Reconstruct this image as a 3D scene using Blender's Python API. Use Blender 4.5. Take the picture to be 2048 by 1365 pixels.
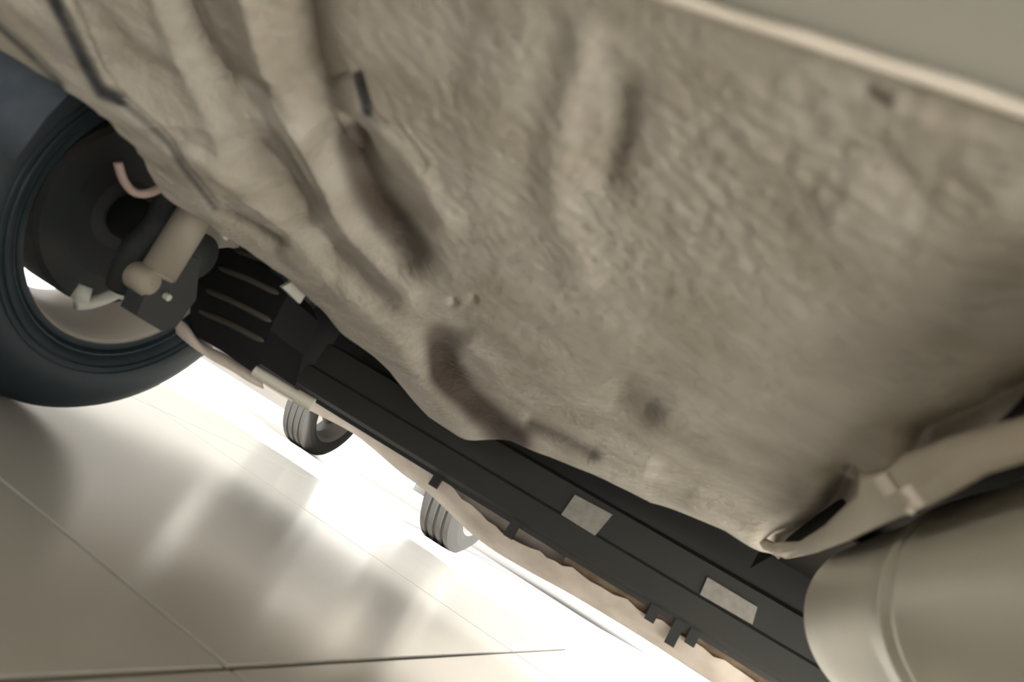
import bpy, bmesh, math, random
import numpy as np
from mathutils import Vector, Matrix
from math import sin, cos, pi, radians, atan, hypot
random.seed(4)
for o in list(bpy.data.objects): bpy.data.objects.remove(o)
scn = bpy.context.scene
col = scn.collection

# ------------------------------------------------------------------ camera
F, ROLL, PITCH, PSI, H = 1500., radians(32), atan(345/1500), radians(19), .20
cd = bpy.data.cameras.new('camera'); cam = bpy.data.objects.new('camera', cd); col.objects.link(cam)
cd.sensor_width = 36; cd.lens = 36*F/2048; cd.clip_start = .01; cd.clip_end = 500
fw = Vector((-sin(PSI)*cos(PITCH), cos(PSI)*cos(PITCH), sin(PITCH)))
rt0 = Vector((cos(PSI), sin(PSI), 0)); up0 = rt0.cross(fw)
rt = rt0*cos(ROLL) + up0*sin(ROLL); up = rt.cross(fw)
M = Matrix((rt, up, -fw)).transposed().to_4x4(); M.translation = (0, 0, H)
cam.matrix_world = M
cd.dof.use_dof = True; cd.dof.focus_distance = 5.0; cd.dof.aperture_fstop = 7.0
scn.camera = cam

# ------------------------------------------------------------------ light
w = bpy.data.worlds.new('overcast_sky'); scn.world = w; w.use_nodes = True
w.node_tree.nodes['Background'].inputs[0].default_value = (1.0, .995, .975, 1)
w.node_tree.nodes['Background'].inputs[1].default_value = 0.85
sd = bpy.data.lights.new('sun', 'SUN'); sun = bpy.data.objects.new('sun', sd); col.objects.link(sun)
sd.energy = 20; sd.angle = radians(2); sd.color = (1, .97, .915)
SUN_AZ, SUN_EL = radians(34), radians(31)        # from ahead of the car, a little right
sun.rotation_euler = (0, 0, 0)
sdir = Vector((sin(SUN_AZ)*cos(SUN_EL), -cos(SUN_AZ)*cos(SUN_EL), sin(SUN_EL)))
sun.rotation_euler = sdir.to_track_quat('Z', 'Y').to_euler()
vs = scn.view_settings
vs.view_transform = 'Standard'; vs.look = 'None'; vs.gamma = 1; vs.use_curve_mapping = False
vs.exposure = 1.0

# ------------------------------------------------------------------ pixel helpers (direction only; distance from the plane touched)
def ray(px, py):
    dx, dy = px-1024, py-682.5
    h = dx*cos(ROLL)+dy*sin(ROLL); u = dx*sin(ROLL)-dy*cos(ROLL)
    f = F*cos(PITCH)-u*sin(PITCH); z = F*sin(PITCH)+u*cos(PITCH)
    return Vector((h*cos(PSI)-f*sin(PSI), h*sin(PSI)+f*cos(PSI), z))
def atx(px, py, x): r = ray(px, py); r *= x/r.x; r.z += H; return r
def aty(px, py, y): r = ray(px, py); r *= y/r.y; r.z += H; return r
def atz(px, py, z): r = ray(px, py); r *= (z-H)/r.z; r.z += H; return r
def pix(x, y, z):
    z = z-H
    h = x*cos(PSI)+y*sin(PSI); f = -x*sin(PSI)+y*cos(PSI)
    dep = f*cos(PITCH)+z*sin(PITCH); u = -f*sin(PITCH)+z*cos(PITCH)
    dep = np.maximum(dep, .05)
    h = h/dep*F; u = u/dep*F
    return 1024+h*cos(ROLL)+u*sin(ROLL), 682.5+h*sin(ROLL)-u*cos(ROLL)

# ------------------------------------------------------------------ materials
def mat(name, c, rough=.7, metal=0, c2=None, scale=8, bump=0, bscale=60, spec=.5, detail=6, lo=.35, hi=.7):
    m = bpy.data.materials.new(name); m.use_nodes = True
    nt = m.node_tree; b = nt.nodes['Principled BSDF']
    b.inputs['Roughness'].default_value = rough; b.inputs['Metallic'].default_value = metal
    b.inputs['Specular IOR Level'].default_value = spec
    b.inputs['Base Color'].default_value = (*c, 1)
    tc = nt.nodes.new('ShaderNodeTexCoord')
    if c2:
        n = nt.nodes.new('ShaderNodeTexNoise'); n.inputs['Scale'].default_value = scale; n.inputs['Detail'].default_value = detail
        nt.links.new(tc.outputs['Object'], n.inputs['Vector'])
        mr = nt.nodes.new('ShaderNodeMapRange'); mr.inputs[1].default_value = lo; mr.inputs[2].default_value = hi
        nt.links.new(n.outputs['Fac'], mr.inputs[0])
        mx = nt.nodes.new('ShaderNodeMix'); mx.data_type = 'RGBA'; mx.name = 'basemix'
        mx.inputs[6].default_value = (*c, 1); mx.inputs[7].default_value = (*c2, 1)
        nt.links.new(mr.outputs[0], mx.inputs[0]); nt.links.new(mx.outputs[2], b.inputs['Base Color'])
    if bump:
        n = nt.nodes.new('ShaderNodeTexNoise'); n.inputs['Scale'].default_value = bscale; n.inputs['Detail'].default_value = 5
        nt.links.new(tc.outputs['Object'], n.inputs['Vector'])
        bp = nt.nodes.new('ShaderNodeBump'); bp.inputs['Strength'].default_value = bump; bp.inputs['Distance'].default_value = .004
        nt.links.new(n.outputs['Fac'], bp.inputs['Height']); nt.links.new(bp.outputs[0], b.inputs['Normal'])
    return m

M_pan = mat('dirty_beige_underseal', (.45, .42, .372), .8, c2=(.35, .315, .262), scale=14, bump=.9, bscale=90, lo=.36, hi=.66, detail=10)
nt = M_pan.node_tree                                  # brown soiling, plus shade painted into the hollows and grooves
at = nt.nodes.new('ShaderNodeAttribute'); at.attribute_name = 'dirt_shade'
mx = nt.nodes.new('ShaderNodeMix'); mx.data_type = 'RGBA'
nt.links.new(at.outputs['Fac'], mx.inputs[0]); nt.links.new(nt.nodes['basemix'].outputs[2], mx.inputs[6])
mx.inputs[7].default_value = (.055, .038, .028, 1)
at = nt.nodes.new('ShaderNodeAttribute'); at.attribute_name = 'gap_shade'      # shade in the gaps between lapped sheets, painted dark
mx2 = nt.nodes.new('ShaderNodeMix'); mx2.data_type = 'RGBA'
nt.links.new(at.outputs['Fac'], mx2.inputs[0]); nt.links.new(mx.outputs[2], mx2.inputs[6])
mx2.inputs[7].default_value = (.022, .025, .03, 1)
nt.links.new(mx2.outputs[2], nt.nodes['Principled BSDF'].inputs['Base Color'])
M_tank = mat('grey_tank_coating', (.40, .39, .345), .6, c2=(.35, .34, .30), scale=3)
M_bead = mat('pale_flange_paint', (.66, .60, .52), .5, c2=(.55, .49, .41), scale=12)
M_strap = mat('cream_bracket_paint', (.56, .49, .38), .5, c2=(.48, .42, .33), scale=10)
M_muff = mat('dull_aluminised_steel', (.60, .57, .48), .42, .25, c2=(.50, .48, .41), scale=4)
M_tunnel = mat('dark_tunnel_coating', (.018, .017, .015), .95, spec=.1)
M_beam = mat('black_painted_steel', (.020, .021, .019), .6, c2=(.028, .028, .024), scale=6)
M_label = mat('grey_paper_label', (.33, .315, .29), .7, c2=(.25, .235, .21), scale=60)
M_bumper = mat('dusty_pink_bumper_plastic', (.66, .58, .51), .5, c2=(.50, .43, .36), scale=18)
M_mud = mat('brown_muddy_lip', (.22, .165, .10), .8, c2=(.12, .075, .05), scale=22, bump=.6, bscale=80)
M_white = mat('white_plastic', (.72, .69, .60), .5)
M_rubber = mat('black_blue_rubber', (.011, .022, .030), .55, c2=(.015, .029, .039), scale=20)
M_plast = mat('black_plastic', (.014, .015, .016), .45)
M_rib = mat('grey_worn_rib', (.075, .066, .052), .6)
M_rim = mat('dull_alloy', (.70, .64, .56), .45)
M_rim2 = mat('dark_alloy', (.09, .085, .08), .5)
M_brown = mat('taupe_car_paint', (.24, .225, .20), .35)
M_addwall = mat('added_wall_dark_taupe', (.055, .052, .047), .9, c2=(.045, .042, .038), scale=.6)
M_iron = mat('dark_cast_iron', (.022, .029, .033), .7, c2=(.035, .033, .031), scale=15)
M_shock = mat('beige_damper_paint', (.30, .265, .215), .5)
M_hose = mat('pinkish_brake_hose', (.36, .27, .24), .6)
M_clip = mat('pale_green_clip', (.52, .53, .47), .5)
M_liner = mat('blue_grey_arch_liner', (.055, .075, .10), .85, c2=(.085, .10, .125), scale=30)
M_body = mat('grey_body_paint', (.35, .35, .36), .35)
M_tile = mat('polished_cream_tile', (.80, .77, .70), .19, c2=(.75, .72, .65), scale=2.5, spec=.28)
M_grout = mat('dark_olive_grout', (.20, .18, .13), .9)
M_slab = mat('pale_concrete', (.62, .60, .56), .8, c2=(.56, .54, .5), scale=1.2)
M_silver = mat('silver_car_paint', (.62, .63, .64), .3, .2)
M_tyre2 = mat('dusty_tyre_rubber', (.012, .0115, .0105), .95)
M_glass = mat('dark_car_glass', (.02, .025, .03), .1)
M_lamp = mat('clear_headlamp', (.7, .7, .68), .1)
M_plate = mat('white_number_plate', (.8, .8, .78), .4)
M_dark = mat('matt_black_trim', (.03, .03, .03), .7)

# ------------------------------------------------------------------ mesh helpers
def link(name, me, m=None, parent=None, smooth=False):
    o = bpy.data.objects.new(name, me); col.objects.link(o)
    if m: me.materials.append(m)
    if smooth:
        for p in me.polygons: p.use_smooth = True
    if parent: o.parent = parent
    return o
def fin(name, bm, m, parent=None, smooth=False, bevel=0, seg=2):
    if bevel: bmesh.ops.bevel(bm, geom=[e for e in bm.edges if e.calc_face_angle(0) > .5], offset=bevel, segments=seg, affect='EDGES', profile=.6)
    bmesh.ops.recalc_face_normals(bm, faces=bm.faces)
    me = bpy.data.meshes.new(name); bm.to_mesh(me); bm.free()
    return link(name, me, m, parent, smooth)
def empty(name, loc=(0, 0, 0)):
    o = bpy.data.objects.new(name, None); col.objects.link(o); o.location = loc; return o
def tag(o, label=None, cat=None, group=None, kind=None):
    for k, v in (('label', label), ('category', cat), ('group', group), ('kind', kind)):
        if v: o[k] = v
    return o
def box(bm, x0, x1, y0, y1, z0, z1):
    v = [bm.verts.new((x, y, z)) for x in (x0, x1) for y in (y0, y1) for z in (z0, z1)]
    for f in ((0,1,3,2), (4,6,7,5), (0,4,5,1), (2,3,7,6), (0,2,6,4), (1,5,7,3)): bm.faces.new([v[i] for i in f])
    return v
def tube(bm, pts, r, n=14, cap=True):
    pts = [Vector(p) for p in pts]; rings = []
    rr = r if isinstance(r, (list, tuple)) else [r]*len(pts)
    for i, p in enumerate(pts):
        t = (pts[min(i+1, len(pts)-1)]-pts[max(i-1, 0)]).normalized()
        a = t.orthogonal().normalized() if i == 0 else (pa - t*pa.dot(t)).normalized()
        pa = a; b = t.cross(a)
        rings.append([bm.verts.new(p+(a*cos(2*pi*k/n)+b*sin(2*pi*k/n))*rr[i]) for k in range(n)])
    for A, B in zip(rings, rings[1:]):
        for k in range(n): bm.faces.new((A[k], A[(k+1) % n], B[(k+1) % n], B[k]))
    if cap: bm.faces.new(rings[0][::-1]); bm.faces.new(rings[-1])
def smooth_path(pts, n=8):
    P = [Vector(p) for p in pts]; out = []
    for i in range(len(P)-1):
        a, b, c, d = P[max(i-1, 0)], P[i], P[i+1], P[min(i+2, len(P)-1)]
        for k in range(n):
            t = k/n
            out.append(.5*((2*b)+(c-a)*t+(2*a-5*b+4*c-d)*t*t+(3*b-a-3*c+d)*t**3))
    return out+[P[-1]]
def lathe(bm, prof, n=64, closed=False, axis='X'):
    rings = []
    for a, r in prof:
        ring = []
        for k in range(n):
            c, s = cos(2*pi*k/n)*r, sin(2*pi*k/n)*r
            ring.append(bm.verts.new((a, c, s) if axis == 'X' else (c, a, s)))
        rings.append(ring)
    pairs = list(zip(rings, rings[1:])) + ([(rings[-1], rings[0])] if closed else [])
    for A, B in pairs:
        for k in range(n): bm.faces.new((A[k], A[(k+1) % n], B[(k+1) % n], B[k]))
    return rings
def prism(bm, pts, d):
    """polygon of 3D points pushed along vector d"""
    d = Vector(d); A = [bm.verts.new(p) for p in pts]; B = [bm.verts.new(Vector(p)+d) for p in pts]
    bm.faces.new(A); bm.faces.new(B[::-1]); n = len(A)
    for i in range(n): bm.faces.new((A[i], B[i], B[(i+1) % n], A[(i+1) % n]))
def strip(bm, U, L, t):
    """bent sheet between two edge lines, thickness vector t"""
    t = Vector(t); n = len(U)
    a = [bm.verts.new(p) for p in U]; b = [bm.verts.new(p) for p in L]
    c = [bm.verts.new(Vector(p)+t) for p in U]; d = [bm.verts.new(Vector(p)+t) for p in L]
    for i in range(n-1):
        for q in ((a[i], a[i+1], b[i+1], b[i]), (c[i], d[i], d[i+1], c[i+1]), (a[i], c[i], c[i+1], a[i+1]), (b[i], b[i+1], d[i+1], d[i])): bm.faces.new(q)
    bm.faces.new((a[0], b[0], d[0], c[0])); bm.faces.new((a[-1], c[-1], d[-1], b[-1]))

# ================================================================== floor
floor = link('floor', bpy.data.meshes.new('floor'), M_slab)
bm = bmesh.new(); box(bm, -40, 40, -40, 60, -.2, -.0035); bm.to_mesh(floor.data); bm.free()
tag(floor, 'polished cream tile floor running out onto pale concrete', 'floor', kind='structure')
TS, ROT = 1.20, radians(-2.0)
NX, NY = (-5, 4), (-3, 5)
bm = bmesh.new(); g = .003
box(bm, g, TS-g, g, TS-g, -.0034, 0)
bmesh.ops.bevel(bm, geom=[e for e in bm.edges if all(v.co.z > -.001 for v in e.verts)], offset=.0012, segments=2, affect='EDGES')
bmesh.ops.recalc_face_normals(bm, faces=bm.faces)
tme = bpy.data.meshes.new('tile'); bm.to_mesh(tme); bm.free(); tme.materials.append(M_tile)
R = Matrix.Rotation(ROT, 3, 'Z'); org = Vector((-.268, .612, 0))
for i in range(*NX):
    for j in range(*NY):
        o = bpy.data.objects.new('tile', tme); col.objects.link(o); o.parent = floor
        o.location = org + R @ Vector((i*TS, j*TS, 0)); o.rotation_euler = (0, 0, ROT)
bm = bmesh.new()                                       # grout bed showing in the joints
c = [org + R @ Vector((a*TS, b*TS, -.0032)) for a, b in ((NX[0], NY[0]), (NX[1], NY[0]), (NX[1], NY[1]), (NX[0], NY[1]))]
prism(bm, c, (0, 0, -.0002)); fin('grout', bm, M_grout, floor)

# taupe building front added out of view on the left, darkens floor reflections
bm = bmesh.new()
box(bm, -40, -11.5, 22, 23, -.2, 7)
for i in range(9): box(bm, -39+3*i, -37.6+3*i, 21.96, 22.0, 1.0, 2.6); box(bm, -39+3*i, -37.6+3*i, 21.96, 22.0, 4.0, 5.6)
tag(fin('added_wall', bm, M_addwall), 'added dark taupe building front, unseen, toning down the floor reflection', 'wall', kind='structure')

# ================================================================== the car above the camera
car = tag(empty('car', (-.23, 0, 0)), 'car with dented beige underbody, seen from beneath behind its rear wheel', 'car')
OFF = Vector((.23, 0, 0))
bpy.context.view_layer.update()
def P(o):                                              # parent to the car keeping world coordinates
    o.parent = car; o.matrix_parent_inverse = car.matrix_world.inverted(); return o

# ---- floor pan: a real sheet, dents pressed into it
LE = [(-.62, -.7)]
for q in [(0,90,.315), (200,215,.317), (280,310,.32), (350,400,.32), (440,470,.32), (550,540,.325), (640,620,.33), (700,680,.335), (780,745,.335), (860,830,.33)]:
    p = atz(*q); LE.append((p.x, p.y, q[2]))
LE[0] = (-.62, -.7, .315)
RE = []
for q in [(860,830,.33), (940,868,.338), (1020,888,.348), (1100,915,.356), (1180,950,.36), (1300,1010,.37), (1450,1060,.375), (1520,1105,.372)]:
    p = atz(*q); RE.append((p.x, p.y, q[2]))
LEa, REa = np.array(LE), np.array(RE)
YB = .199                                              # the pan starts at the seam flange
Y1 = float(REa[0, 1])
NXG, NYG = 420, 460
s = np.linspace(0, 1, NXG); t = np.linspace(0, 1, NYG)**1.25
S, T = np.meshgrid(s, t)
yn = YB+(Y1-YB)*T
xl = np.interp(yn, LEa[:, 1], LEa[:, 0])
X = xl+(.115-xl)*S
yr = np.interp(X, REa[:, 0], REa[:, 1])
k = np.clip((1-T)*1.0, 0, 1)
Y = YB+(yr-YB)*T
ze = np.interp(Y, LEa[:, 1], LEa[:, 2]); zr = np.interp(X, REa[:, 0], REa[:, 2])
def sst(a): a = np.clip(a, 0, 1); return a*a*(3-2*a)
a1 = sst((X-xl)/.26); a2 = sst((yr-Y)/.22)
Z = .38-(.38-ze)*(1-a1)-(.38-zr)*(1-a2)*a1
# spare wheel well: a very shallow round bulge
Z -= .010*np.exp(-(((X+.10)/.22)**2+((Y-.62)/.25)**2)**2)
PX, PY = pix(X, Y, Z)
def dist(poly):
    d = np.full(PX.shape, 1e9)
    for (x0, y0), (x1, y1) in zip(poly, poly[1:]):
        vx, vy = x1-x0, y1-y0; L2 = vx*vx+vy*vy+1e-6
        q = np.clip(((PX-x0)*vx+(PY-y0)*vy)/L2, 0, 1)
        d = np.minimum(d, np.hypot(PX-x0-q*vx, PY-y0-q*vy))
    return d
def feat(poly, sig, amp, pw=2): return amp*np.exp(-(dist(poly)/sig)**pw)
FEATS = [
    # pressed ridges
    ([(300,-20),(362,130),(420,240),(450,300)], 20, .007, 2),
    ([(490,-20),(520,100),(550,190),(596,270),(640,370),(690,450),(740,520),(800,590)], 34, .016, 2),
    ([(640,190),(730,260),(800,295),(850,370),(890,440)], 30, .008, 2),
    ([(390,300),(470,380),(590,480),(700,590),(790,680),(850,770),(930,850)], 34, .012, 2),
    ([(120,40),(230,205),(320,280),(400,380)], 34, .006, 2),
    ([(940,690),(1000,760),(1070,810),(1190,870),(1290,930)], 24, .007, 2),
    ([(1165,90),(1130,220),(1110,330),(1115,440),(1160,540)], 40, .006, 2),
    ([(1040,80),(990,220),(960,380)], 60, .0025, 2),
    ([(1700,420),(1850,470),(2000,430)], 70, .005, 2),
    # grooves and hollows
    ([(368,-20),(410,80),(450,150)], 20, -.014, 2),
    ([(452,150),(490,152),(530,175),(560,215),(580,245)], 9, -.008, 2),
    ([(610,-20),(630,120),(660,230),(700,290)], 34, -.018, 2),
    ([(700,285),(745,380),(790,440),(820,500)], 42, -.014, 2),
    ([(520,300),(570,340),(610,400)], 36, -.016, 2),
    ([(715,150),(735,225)], 8, -.012, 2),
    ([(735,228),(760,250),(790,258),(815,290),(845,335)], 8, -.012, 2),
    ([(660,165),(690,150)], 7, -.008, 2),
    ([(100,-20),(140,60),(175,130),(205,185),(238,197)], 9, -.012, 2),
    ([(130,-20),(165,60),(200,140),(230,185)], 7, -.010, 2),
    ([(-20,40),(50,100),(125,170)], 7, -.010, 2),
    ([(240,200),(300,250),(340,290),(365,335),(390,365),(430,415)], 8, -.014, 2),
    ([(450,415),(500,445),(555,480)], 17, -.014, 2),
    ([(665,505),(720,540),(790,600)], 26, -.009, 2),
    ([(640,470),(660,500)], 14, -.010, 2),
    ([(880,680),(890,740),(930,790),(985,840)], 36, -.009, 2),
    ([(960,790),(1020,860)], 26, -.005, 2),
    ([(1065,845),(1120,870),(1180,905)], 17, -.009, 2),
    ([(905,605),(906,606)], 8, -.016, 2), ([(945,598),(946,600)], 8, -.014, 2),
    ([(1245,180),(1240,260),(1215,350)], 34, -.005, 2),
    ([(1250,790),(1290,810)], 34, -.010, 2),
    ([(1860,160),(1760,180)], 12, -.006, 2),
    ([(1690,960),(1660,1020),(1600,1068),(1560,1085)], 26, -.028, 2),
    ([(2080,770),(1950,830),(1850,875)], 38, -.022, 2),
    ([(1240,960),(1300,980)], 14, .004, 2),
    ([(1400,1000),(1500,1060)], 30, .004, 2),
]
def vnoise(x, y, sc, seed):
    r = np.random.RandomState(seed); n = 256; G = r.rand(n, n)
    x = x*sc+300; y = y*sc+300
    xi = np.floor(x).astype(int); yi = np.floor(y).astype(int); fx = sst(x-xi); fy = sst(y-yi)
    g = lambda a, b: G[a % n, b % n]
    return (g(xi, yi)*(1-fx)+g(xi+1, yi)*fx)*(1-fy)+(g(xi, yi+1)*(1-fx)+g(xi+1, yi+1)*fx)*fy-.5
left = sst((760-PX+.6*(PY-300))/300)                   # crumpling is strongest along the torn left side
graz = .08+.92*sst((1.0-Y)/.5)
N_ = vnoise(X, Y, 9, 1)*.010+(vnoise(X, Y, 24, 2)*(.003+.006*left)+vnoise(X, Y, 60, 3)*(.0008+.0025*left))*graz
rough = np.exp(-(((PX-1500)/520)**2+((PY-400)/260)**2)**2)+.8*np.exp(-(((PX-880)/90)**2+((PY-200)/170)**2))+.9*np.exp(-(((PX-800)/150)**2+((PY-540)/70)**2))
N_ += (vnoise(X, Y, 140, 4)*.0018+vnoise(X, Y, 240, 5)*.0014)*rough*graz
fade = sst((Y-YB)/.015)
D = N_*fade                                            # + is down, towards the viewer
for it in range(3):                                    # dents sit where the pressed sheet itself is seen
    PX, PY = pix(X, Y, Z-D)
    Dn = N_.copy()
    for poly, sg, am, pw in FEATS:
        if sg >= 15: Dn += feat(poly, sg, am*1.2, pw)
    D = .4*D+.6*Dn*fade
PX, PY = pix(X, Y, Z-D)
for poly, sg, am, pw in FEATS:
    if sg < 15: D += feat(poly, sg, am*.35, pw)*fade
Z2 = Z-D
PX, PY = pix(X, Y, Z-(D-N_*fade))
dirt_shade = np.clip(np.exp(-(dist([(1752,165),(1788,186)])/11)**2)*.9+1.0*np.exp(-(dist([(700,290),(750,390),(800,460),(825,505)])/40)**4)*.85
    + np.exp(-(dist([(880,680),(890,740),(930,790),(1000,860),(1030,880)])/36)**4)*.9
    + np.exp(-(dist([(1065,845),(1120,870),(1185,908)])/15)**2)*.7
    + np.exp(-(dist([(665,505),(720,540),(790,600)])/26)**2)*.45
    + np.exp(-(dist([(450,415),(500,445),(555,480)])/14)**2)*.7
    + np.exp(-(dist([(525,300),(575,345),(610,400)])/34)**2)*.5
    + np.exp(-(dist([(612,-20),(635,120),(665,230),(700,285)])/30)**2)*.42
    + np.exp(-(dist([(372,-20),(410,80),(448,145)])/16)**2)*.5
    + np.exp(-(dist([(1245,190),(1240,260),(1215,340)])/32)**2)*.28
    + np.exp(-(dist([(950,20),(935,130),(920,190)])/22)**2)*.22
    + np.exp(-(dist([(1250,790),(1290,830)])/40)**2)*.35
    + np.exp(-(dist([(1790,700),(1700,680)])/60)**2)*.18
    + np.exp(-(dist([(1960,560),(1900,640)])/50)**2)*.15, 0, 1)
dirt_shade = np.clip(dirt_shade*(1+.7*vnoise(X, Y, 9, 7)), 0, 1)  # mask mixes brown soiling with the painted shade of the dents
PX, PY = pix(X, Y, Z-D)
verts = np.stack([X, Y, Z2], -1).reshape(-1, 3)
i0 = (np.arange(NYG-1)[:, None]*NXG+np.arange(NXG-1)[None]).ravel()
faces = np.stack([i0, i0+NXG, i0+NXG+1, i0+1], -1)
# turned-up edge so the sheet has depth at its left and rear rims
nv = len(verts)
rim_idx = [j*NXG for j in range(NYG)]+[(NYG-1)*NXG+i for i in range(1, NXG)]
rimv = verts[rim_idx].copy(); rimv[:, 2] += .045; rimv[:, 0] += .006
verts = np.vstack([verts, rimv]); fl = faces.tolist()
for q in range(len(rim_idx)-1): fl.append([rim_idx[q], nv+q, nv+q+1, rim_idx[q+1]])
me = bpy.data.meshes.new('floor_pan'); me.from_pydata(verts.tolist(), [], fl)
at_ = me.attributes.new('dirt_shade', 'FLOAT', 'POINT')
at_.data.foreach_set('value', np.concatenate([dirt_shade.ravel(), dirt_shade.ravel()[rim_idx]]).astype(np.float32))
gap_mask = np.clip(np.exp(-(dist([(98,-20),(138,60),(172,130),(203,185),(238,197)])/15)**4)+.9*np.exp(-(dist([(-20,38),(50,100),(125,172)])/8)**2)
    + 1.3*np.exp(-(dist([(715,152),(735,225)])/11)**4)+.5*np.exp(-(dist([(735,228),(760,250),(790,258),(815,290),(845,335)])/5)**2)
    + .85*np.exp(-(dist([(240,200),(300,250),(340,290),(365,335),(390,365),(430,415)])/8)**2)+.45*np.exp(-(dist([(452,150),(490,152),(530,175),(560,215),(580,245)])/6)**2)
    + .35*np.exp(-(dist([(660,165),(690,150)])/5)**2), 0, 1)  # lines where the shade of sheet gaps and slots is painted
at2 = me.attributes.new('gap_shade', 'FLOAT', 'POINT')
at2.data.foreach_set('value', np.concatenate([gap_mask.ravel(), gap_mask.ravel()[rim_idx]]).astype(np.float32))
pan = P(link('floor_pan', me, M_pan, smooth=True)); pan['label'] = 'crumpled beige sheet metal floor pan with brown soiling and painted shade in its hollows'

# ---- tank panel and the pale seam flange between it and the pan
bm = bmesh.new(); n = 40
def zdrop(x): return .065*(1-float(sst((x+.62)/.26)))        # the sheets step down to the side member
def tz(x, y): return .385-zdrop(x)-.014*math.exp(-((y+.05)/.2)**4)+.004*math.sin(x*9+y*5)
G = [[bm.verts.new((-.66+.80*i/n, .203-.95*j/n, tz(-.66+.80*i/n, .203-.95*j/n) if j else .3815-zdrop(-.66+.80*i/n))) for i in range(n+1)] for j in range(n+1)]
for j in range(n):
    for i in range(n): bm.faces.new((G[j][i], G[j][i+1], G[j+1][i+1], G[j+1][i]))
P(fin('fuel_tank', bm, M_tank, smooth=True))['label'] = 'smooth grey tank panel ahead of the seam flange'
bm = bmesh.new()
A = []; n = 60
for i in range(n+1):
    x = -.62+.74*i/n
    b = .0004*sin(i*1.7)+.0004*sin(i*.6)
    A.append((Vector((x, .1985+b, .3800-zdrop(x))), Vector((x, .1985+b*.3, .3755-zdrop(x)))))
strip(bm, [a for a, _ in A], [b for _, b in A], (0, -.0022, 0))
bl = [(p[1]+Vector((0, -.001, .001))) for p in A]; tube(bm, bl, .0014, 8)
P(fin('seam_flange', bm, M_bead, smooth=True))['label'] = 'pale folded seam flange between pan and tank'

# ---- heat shield edge hanging beside the exhaust tunnel
U = [atz(*q, .379) for q in [(2120,805),(2048,832),(1900,872),(1800,908),(1768,930),(1718,946),(1716,985),(1650,1050),(1600,1083),(1545,1086),(1522,1076)]]
Lz = [.336,.336,.337,.338,.338,.339,.340,.345,.352,.362,.370]
L = [atz(q[0], q[1], z) for q, z in zip([(2120,900),(2048,922),(1960,950),(1880,996),(1850,1012),(1790,1036),(1750,1054),(1690,1084),(1630,1106),(1570,1118),(1526,1100)], Lz)]
bm = bmesh.new()
nn = 4; rows = [[u.lerp(l, j/nn)+Vector((-.004*sin(pi*j/nn), 0, 0)) for u, l in zip(U, L)] for j in range(nn+1)]
for r0, r1 in zip(rows, rows[1:]): strip(bm, r0, r1, (.003, 0, .002))
bmesh.ops.remove_doubles(bm, verts=bm.verts, dist=.0002)
shield = P(fin('heat_shield', bm, M_strap, smooth=True)); shield['label'] = 'cream bent sheet edge beside the muffler'
def bolt(px, py, x, r, ln, m, parent):
    p = atx(px, py, x); bm = bmesh.new()
    tube(bm, [p+Vector((-.006, 0, .002)), p+Vector((.004, 0, -.004))], r, 6)
    tube(bm, [p, p+Vector((0, -.002, -ln))], r*.5, 8)
    b = fin('bolt', bm, m); b.parent = parent; b.matrix_parent_inverse = parent.matrix_world.inverted(); return b
bpy.context.view_layer.update()
bolt(1832, 992, .086, .0042, .010, M_bead, shield)
bolt(1778, 968, .084, .0055, .003, M_bead, shield)

# ---- exhaust: tunnel, muffler with pressed seam
bm = bmesh.new()
prof = [(.107, .378), (.11, .44), (.15, .475), (.33, .475), (.37, .44), (.375, .33), (.64, .32)]
strip(bm, [Vector((x, -.75, z)) for x, z in prof], [Vector((x, 1.40, z)) for x, z in prof], (0, 0, .004))
P(fin('exhaust_tunnel', bm, M_tunnel))
bm = bmesh.new()
MR, MY = .086, .905
pr = []
for k in range(7):
    a = pi/2*k/6; pr.append((MY-.030+.030*cos(a), MR-.030+.030*sin(a)) if k else (MY, MR-.030))
pr = [(MY, .001)]+[(MY-.028+.028*cos(pi/2*k/7), MR-.028+.028*sin(pi/2*k/7)) for k in range(8)]
pr += [(.80, MR+.0005), (.64, MR), (.600, MR), (.594, MR+.004), (.586, MR+.004), (.580, MR-.002), (.572, MR-.002), (.566, MR+.003), (.558, MR+.003), (.552, MR), (.3, MR), (.16, MR), (.14, MR-.02), (.14, .001)]
lathe(bm, pr, 72, axis='Y')
for v in bm.verts: v.co.x *= 1.06; v.co.x += .218; v.co.z += .331
muf = P(fin('muffler', bm, M_muff, smooth=True)); muf['label'] = 'dull metal muffler drum with a pressed seam'

# ---- rear bumper beam with two labels
def by(x):                                            # plan curve of the bumper
    d = max(0, abs(x+.23)-.55); return 1.655-1.35*d*d
BY = 1.55
bm = bmesh.new()
sec = [(.012, .245), (0, .252), (0, .300), (.004, .306), (.004, .366), (.014, .374), (.075, .374), (.075, .245)]
xs = [-1.02+1.62*i/24 for i in range(25)]
rings = [[bm.verts.new((x, BY+a+.10*max(0, abs(x+.23)-.45)**2*-1.6, z)) for a, z in sec] for x in xs]
for A, B in zip(rings, rings[1:]):
    for k in range(len(sec)): bm.faces.new((A[k], B[k], B[(k+1) % len(sec)], A[(k+1) % len(sec)]))
bm.faces.new(rings[0]); bm.faces.new(rings[-1][::-1])
beam = P(fin('bumper_beam', bm, M_beam)); beam['label'] = 'black steel bumper beam'
bpy.context.view_layer.update()
def child(o, parent): o.parent = parent; o.matrix_parent_inverse = parent.matrix_world.inverted(); return o
for quad in ([(1150,990),(1225,1030),(1190,1072),(1122,1030)], [(1415,1155),(1515,1215),(1505,1250),(1400,1190)]):
    bm = bmesh.new(); prism(bm, [aty(*q, BY-.0015) for q in quad], (0, .0014, 0)); child(fin('label', bm, M_label), beam)
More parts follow.
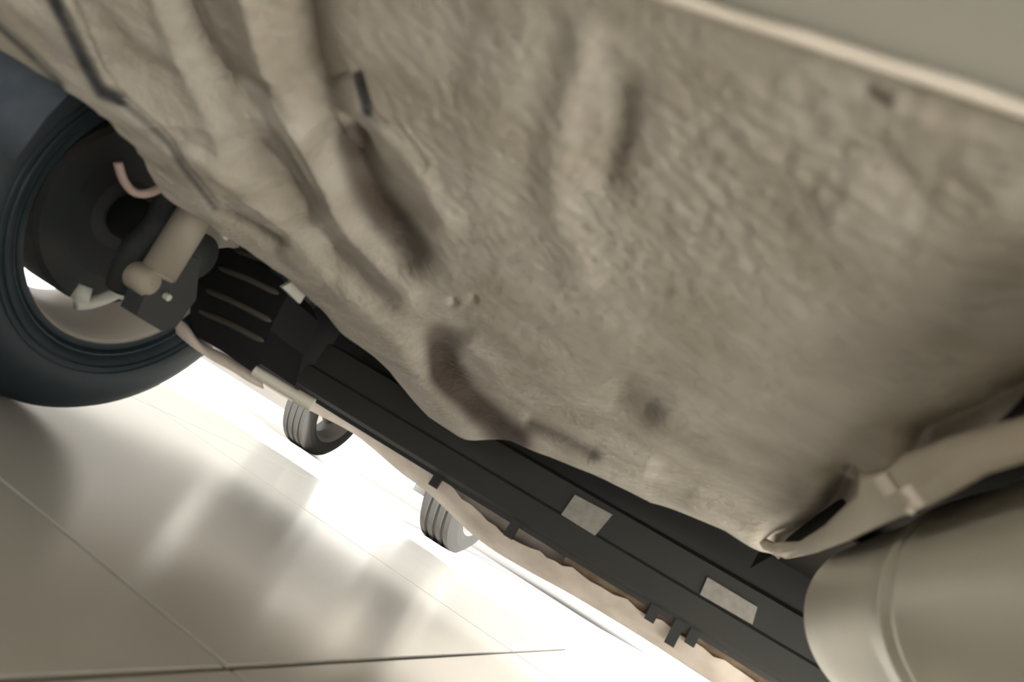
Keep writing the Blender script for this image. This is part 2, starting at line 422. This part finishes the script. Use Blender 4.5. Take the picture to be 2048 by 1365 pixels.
# dark clips hanging under the beam
for q in [(1312,1215), (1352,1262), (1392,1262), (880,950), (1030,1050)]:
    p = aty(*q, BY+.02); bm = bmesh.new()
    box(bm, p.x-.010, p.x+.010, p.y-.006, p.y+.006, p.z-.03, .262); child(fin('clip', bm, M_plast, bevel=.002), beam)

# ---- upper panel: dark gap between pan and beam
bm = bmesh.new()
strip(bm, [Vector((x, 1.10, .44)) for x in (-1.0, -.5, 0, .6)], [Vector((x, 1.66, .44)) for x in (-1.0, -.5, 0, .6)], (0, 0, .004))
P(fin('rear_panel', bm, M_tunnel))

bm = bmesh.new()                                       # black block added between beam and bumper skin to darken the gap
sx_ = [-.98+1.5*i/20 for i in range(21)]
fr = [[bm.verts.new((x, min(BY+.078, by(x)-.085)+a, z)) for a, z in ((.002, .236), (0, .27), (0, .46), (.03, .46), (.03, .236))] for x in sx_]
for A, B in zip(fr, fr[1:]):
    for k in range(5): bm.faces.new((A[k], B[k], B[(k+1) % 5], A[(k+1) % 5]))
bm.faces.new(fr[0]); bm.faces.new(fr[-1][::-1])
P(fin('gap_darkener', bm, M_plast))

# ---- bumper cover: outer skin with ragged, dusty lower edge
low = [(-1.085,1.20,.232)]
for q in [(350,640,1.24), (430,700,1.41), (500,750,1.52), (560,790,1.60), (620,822,1.645), (690,858,1.65), (730,885,1.65), (800,945,1.65), (860,990,1.65), (960,1083,1.65), (1050,1140,1.65), (1150,1195,1.65), (1290,1280,1.65), (1421,1365,1.65), (1560,1450,1.64)]:
    p = aty(*q); low.append(tuple(p))
low.append((.58, 1.48, .2)); low.append((.64, 1.2, .22))
lowp = smooth_path([Vector(p) for p in low], 6)
bm = bmesh.new(); rows = []
random.seed(7)
for i, p in enumerate(lowp):
    out = Vector((p.x+.23, (p.y-.6)*1.2, 0)).normalized()
    j1, j2 = random.uniform(-.0015, .0015), random.uniform(-.004, .004)
    inn = -out
    rows.append([bm.verts.new(v) for v in (
        p+inn*.075+Vector((0, 0, .045+j2)), p+inn*.060+Vector((0, 0, .022+j1)), p+inn*.02+Vector((0, 0, .008)), p+Vector((0, 0, .0)),
        p+out*.012+Vector((0, 0, .012)), p+out*.03+Vector((0, 0, .10)), p+out*.045+Vector((0, 0, .25)), p+out*.01+Vector((0, 0, .50)), p+inn*.05+Vector((0, 0, .51)))])
for A, B in zip(rows, rows[1:]):
    for k in range(8): bm.faces.new((A[k], A[k+1], B[k+1], B[k]))
bump = P(fin('bumper_cover', bm, M_bumper, smooth=True)); bump['label'] = 'dusty bumper skin with ragged lower lip'
bpy.context.view_layer.update()
# brown muddy filler behind the lip at the right
bm = bmesh.new(); rr = []
for i in range(40):
    x = -.20+.75*i/39; k = min(1, i/8)
    zb = .20+.006*sin(i*.9)
    rr.append([bm.verts.new(v) for v in ((x, 1.60, .262), (x, 1.585-.01*k+.004*sin(i*1.3), .240+.006*sin(i*.7)), (x, 1.60, zb+.01*k), (x, 1.645, .192))])
for A, B in zip(rr, rr[1:]):
    for k in range(3): bm.faces.new((A[k], A[k+1], B[k+1], B[k]))
child(fin('lip_lining', bm, M_mud, smooth=True), bump)
bm = bmesh.new(); rr = []
for i in range(34):
    x = -.99+.50*i/33
    rr.append([bm.verts.new(v) for v in ((x, by(x)-.055, .275), (x, by(x)-.075+.006*sin(i*1.1), .262+.004*sin(i*.8)), (x, by(x)-.06, .248+.003*sin(i*1.7)))])
for A, B in zip(rr, rr[1:]):
    for k in range(2): bm.faces.new((A[k], A[k+1], B[k+1], B[k]))
child(fin('lip_lining', bm, M_mud, smooth=True), bump)
U = [aty(*q) for q in [(345,628,.97),(372,650,.98),(398,684,1.0),(440,704,1.03),(490,735,1.10),(520,756,1.16)]]
L = [aty(*q) for q in [(352,668,.975),(385,695,.985),(425,722,1.005),(462,742,1.035),(500,766,1.105),(525,778,1.165)]]
bm = bmesh.new(); strip(bm, smooth_path(U, 4), smooth_path(L, 4), (-.004, .01, .001)); child(fin('corner_lip', bm, M_bumper, smooth=True), bump)
# white plastic rail end
a, b, c = aty(508,742,1.03), aty(592,792,1.06), aty(625,811,1.07)
bm = bmesh.new(); tube(bm, [a, b], .0088, 14); tube(bm, [b, c], .0108, 14)
P(fin('bumper_rail', bm, M_white, smooth=False, bevel=.001))['label'] = 'white plastic rail end'

# ---- wheel house and ribbed canister
bm = bmesh.new(); n = 28; A = []; B = []
for i in range(n+1):
    a = radians(-8+196*i/n); A.append(Vector((-.84+.16*min(1, max(0, (i-n*.55)/(n*.15))), .886+.385*cos(a), .31+.385*sin(a)))); B.append(Vector((-1.09, .886+.385*cos(a), .31+.385*sin(a))))
strip(bm, A, B, (0, 0, .003)); 
P(fin('wheel_arch_liner', bm, M_liner, smooth=True))
bm = bmesh.new(); strip(bm, [Vector((-.70, -.7, .70)), Vector((-.70, 1.3, .70))], [Vector((-.56, -.7, .40)), Vector((-.56, 1.3, .40))], (0, 0, .004))
P(fin('side_member', bm, M_tunnel))

CY = 1.06
bm = bmesh.new()
ol = [(392,520),(382,580),(380,640),(392,672),(440,700),(500,742),(522,728),(540,660),(575,590),(560,556),(480,500),(430,490)]
prism(bm, [aty(*q, CY) for q in ol], (.01, .11, .0))
can = P(fin('vent_canister', bm, M_plast, bevel=.014, seg=4)); can['label'] = 'black plastic canister with worn ribs'
bpy.context.view_layer.update()
for a, b in (((437,535),(560,590)), ((412,580),(545,645)), ((398,622),(530,685)), ((470,500),(580,545))):
    bm = bmesh.new(); tube(bm, smooth_path([aty(*a, CY+.004), aty((a[0]+b[0])/2, (a[1]+b[1])/2-3, CY-.004), aty(*b, CY+.004)], 5), [.003]+[.0058]*9+[.004], 10)
    child(fin('rib', bm, M_rib, smooth=True), can)

# ---- rear wheel with tyre, brake and axle parts
WC = Vector((-.98, .886, .31)); WR = .31
bm = bmesh.new()                                       # rim barrel and spokes, axle along X, inner side at +x
prof = [(.092, .196), (.098, .203), (.100, .196), (.090, .186), (.060, .180), (.02, .172), (-.05, .168), (-.075, .176), (-.090, .190), (-.096, .200), (-.088, .203), (-.07, .185), (.0, .178), (.07, .190)]
lathe(bm, prof, 72, closed=True)
for kx in range(7):
    a = 2*pi*kx/7+.30
    M2 = Matrix.Rotation(a, 4, 'X'); vs_ = box(bm, -.088, -.058, -.017, .017, .03, .178)
    for v in vs_:
        if v.co.z > .1: v.co.y *= .85
        v.co = M2 @ v.co
lathe(bm, [(-.092, .001), (-.092, .05), (-.05, .062), (-.05, .001)], 40)
wheel = fin('wheel', bm, M_rim, smooth=True); wheel.location = WC; P(wheel)
wheel['label'] = 'dull alloy road wheel behind the axle parts'
bpy.context.view_layer.update()
bm = bmesh.new()
tp = [(.100, .198), (.112, .215), (.116, .245), (.112, .275), (.098, .298), (.085, .306), (.06, .3095), (.058, .303), (.050, .303), (.048, .31), (.015, .31), (.013, .303), (.005, .303), (.003, .31), (-.03, .31), (-.032, .303), (-.040, .303), (-.042, .3095), (-.075, .306), (-.098, .298), (-.112, .275), (-.116, .245), (-.112, .215), (-.098, .198)]
lathe(bm, tp, 96, closed=True)
# moulded rings on the sidewall
for rr_ in (.222, .232): lathe(bm, [(.113, rr_-.0015), (.1175, rr_), (.113, rr_+.0015)], 72)
lathe(bm, [(.0995, .190), (.1005, .200), (.106, .206), (.100, .212)], 72)
ty = fin('tyre', bm, M_rubber, smooth=True); ty.location = WC; child(ty, wheel)
bm = bmesh.new()
lathe(bm, [(.045, .001), (.045, .04), (.04, .055), (.05, .100), (.054, .140), (.046, .146), (-.02, .146), (-.03, .05), (-.03, .001)], 56)
br = fin('brake_drum', bm, M_iron, smooth=False, bevel=0); br.location = WC; child(br, wheel)
# axle trailing arm
bm = bmesh.new()
pts = smooth_path([atx(245,575,-.83), atx(270,510,-.82), atx(315,460,-.81), atx(340,410,-.80), Vector((-.74, .70, .43))], 6)
tube(bm, pts, .022, 14); P(fin('trailing_arm', bm, M_iron, smooth=True))
bm = bmesh.new()
tube(bm, [WC+Vector((.045, 0, 0)), WC+Vector((.20, .0, .0))], .035, 20); P(fin('axle_stub', bm, M_iron, smooth=True))
# shock absorber: damper tube, lower bracket, bush
bm = bmesh.new()
top, bot = atx(408,400,-.75), atx(318,545,-.75)
tube(bm, [top+(top-bot)*.3, bot], .0235, 24)
tube(bm, [bot, bot-(top-bot)*.04], [.0245, .020], 24)
shock = P(fin('shock_absorber', bm, M_shock, smooth=True)); shock['label'] = 'beige damper tube in front of the canister'
bpy.context.view_layer.update()
bm = bmesh.new()
prism(bm, [atx(*q, -.735) for q in [(318,545),(352,500),(400,520),(392,600),(352,655),(322,662),(272,632),(290,590)]], (-.030, 0, 0))
child(fin('lower_bracket', bm, M_iron, bevel=.004), shock)
bm = bmesh.new(); p = atx(285, 558, -.752)
lathe(bm, [(.018, .001), (.018, .014), (.014, .019), (-.014, .019), (-.018, .014), (-.018, .001)], 28)
for v in bm.verts: v.co = p+Vector((v.co.x, v.co.y, v.co.z))
child(fin('bush', bm, M_shock, smooth=True), shock)
bm = bmesh.new(); p = atx(332, 593, -.733); tube(bm, [p+Vector((-.006, 0, 0)), p+Vector((.006, 0, 0))], .005, 6); child(fin('bolt', bm, M_clip), shock)
# spring link bar, light coloured, low inside the rim
bm = bmesh.new(); tube(bm, smooth_path([atx(150,608,-.865), atx(180,606,-.86), atx(215,595,-.86), atx(236,585,-.86)], 4), [.009]*12+[.013], 12)
tube(bm, [atx(160,600,-.86), atx(172,572,-.86)], [.012, .009], 12)
P(fin('adjuster_link', bm, M_clip, smooth=True))
# brake hose and clips at the pan edge
bm = bmesh.new(); tube(bm, smooth_path([atx(236,325,-.74), atx(248,362,-.735), atx(272,386,-.73), atx(305,384,-.72), atx(340,362,-.70)], 8), .0052, 12)
P(fin('brake_hose', bm, M_hose, smooth=True))['label'] = 'looping pinkish brake hose'
for pts, m in (([(425,428),(452,430),(462,452),(455,482),(447,478),(440,455)], M_clip), ([(352,380),(372,370),(380,385),(362,408),(352,400)], M_clip), ([(378,385),(425,405),(430,418),(390,405)], M_clip), ([(565,575),(590,560),(612,590),(600,608)], M_clip)):
    pp = [atx(*q, -.625) for q in pts]; bm = bmesh.new(); prism(bm, pp, (-.008, .004, 0)); P(fin('pan_clip', bm, m, bevel=.001))

# ---- body shell over everything (keeps the sky out)
def car_body(stations, x0=0):
    """stations: y, z_low, z_belt, z_roof, half_belt, half_roof"""
    bm = bmesh.new(); rings = []
    for y, zl, zb, zt, hb, hr in stations:
        half = [(hb*.97, zl), (hb, zl+(zb-zl)*.35), (hb*.995, zl+(zb-zl)*.75), (hb*.96, zb), (hr*1.03, zb+(zt-zb)*.75), (hr*.9, zt-.01), (hr*.45, zt+.01)]
        ring = [(x, z) for x, z in half]+[(-x, z) for x, z in half[::-1]]
        rings.append([bm.verts.new((x0+x, y, z)) for x, z in ring])
    n = len(rings[0])
    for A, B in zip(rings, rings[1:]):
        for k in range(n-1): bm.faces.new((A[k], A[k+1], B[k+1], B[k]))
    bm.faces.new(rings[0]); bm.faces.new(rings[-1][::-1])
    bmesh.ops.recalc_face_normals(bm, faces=bm.faces)
    return bm
def cut_arches(o, holes):
    for x, y, z, r, wd in holes:
        bm = bmesh.new(); lathe(bm, [(-wd, .001), (-wd, r), (wd, r), (wd, .001)], 40)
        for v in bm.verts: v.co += Vector((x, y, z))
        c = fin('cutter', bm, None)
        md = o.modifiers.new('cut', 'BOOLEAN'); md.object = c; md.operation = 'DIFFERENCE'; md.solver = 'EXACT'
        bpy.context.view_layer.update()
        me = bpy.data.meshes.new_from_object(o.evaluated_get(bpy.context.evaluated_depsgraph_get()))
        o.modifiers.clear(); o.data = me
        bpy.data.objects.remove(c)
st = [(-2.55, .30, .62, .64, .70, .60), (-2.40, .24, .75, .78, .82, .66), (-1.6, .24, .92, .98, .86, .66), (-1.1, .24, .95, 1.05, .865, .64), (-.5, .24, .96, 1.42, .87, .60),
      (.5, .24, .97, 1.46, .87, .60), (1.15, .24, .98, 1.40, .865, .58), (1.40, .46, .98, 1.25, .85, .57), (1.60, .56, .92, .98, .82, .58), (1.68, .60, .85, .88, .78, .58)]
bm = car_body(st, -.23)
body = fin('body_shell', bm, M_body)
# ring faces close it; drop the lower closing so that only the shell remains
P(body)

# ================================================================== parked car beyond the bumper
ax = Vector((.883, -.470, 0)); fwd = Vector((.470, .883, 0))
pc = empty('parked_car', (-1.84, 4.42, 0)); pc.rotation_euler = (0, 0, math.atan2(-.470, .883))
tag(pc, 'parked car in bright light, its two grooved tyres showing below the bumper lip', 'car')
def pfin(name, bm, m, parent=pc, smooth=False, bevel=0): return fin(name, bm, m, parent, smooth, bevel)
st2 = [(-.52, .58, .74, .84, .70, .55), (-.46, .56, .80, .92, .86, .66), (-.3, .48, .92, 1.02, .89, .70), (.45, .42, .98, 1.06, .90, .70), (1.1, .42, 1.0, 1.55, .90, .66), (2.6, .42, 1.02, 1.60, .90, .66), (3.4, .40, 1.0, 1.45, .88, .64), (3.6, .45, .95, 1.1, .80, .60)]
o = pfin('body', car_body(st2), M_brown)
cut_arches(o, [(sx*.86, wy, .34, .42, .26) for sx in (-1, 1) for wy in (0, 2.65)])
bm = bmesh.new()
box(bm, -.62, .62, .9, 3.2, .33, .40); pfin('underbody', bm, M_dark, bevel=.03)
bm = bmesh.new(); box(bm, -.05, .50, -.1, .12, .165, .40); pfin('splash_shield', bm, M_silver, bevel=.04)
bm = bmesh.new(); box(bm, -.5, .5, -.56, -.50, .68, .76); pfin('grille', bm, M_dark, bevel=.01)
for sx in (-1, 1):
    bm = bmesh.new(); box(bm, sx*.62-.15, sx*.62+.15, -.53, -.40, .72, .82); pfin('headlight', bm, M_lamp, bevel=.03)
def parked_wheel(x, y):
    bm = bmesh.new(); s_ = 1 if x > 0 else -1
    lathe(bm, [(.10, .225), (.108, .235), (.09, .215), (0, .20), (-.09, .215), (-.108, .235), (-.10, .225)], 48)
    for kx in range(5):
        M2 = Matrix.Rotation(2*pi*kx/5+.5, 4, 'X'); vs_ = box(bm, s_*.055-.015, s_*.055+.015, -.034, .034, .03, .215)
        for v in vs_: v.co = M2 @ v.co
    lathe(bm, [(s_*.04, .001), (s_*.04, .07), (s_*.085, .06), (s_*.085, .001)], 32)
    wl = fin('wheel', bm, M_rim2, pc); wl.location = (x, y, .345); wl.rotation_euler = (0, 0, radians(24))
    bm = bmesh.new()
    pr = [(.105, .232), (.122, .265), (.120, .300), (.100, .332)]
    for k in range(4):
        c0 = .075-.05*k; pr += [(c0+.014, .345), (c0-.014, .345), (c0-.016, .334), (c0-.032, .334)]
    pr = pr[:-2]+[(-.100, .332), (-.120, .300), (-.122, .265), (-.105, .232)]
    lathe(bm, pr, 72, closed=True); tt = fin('tyre', bm, M_tyre2, wl); return wl
for sx in (-1, 1):
    parked_wheel(sx*.80, 0)
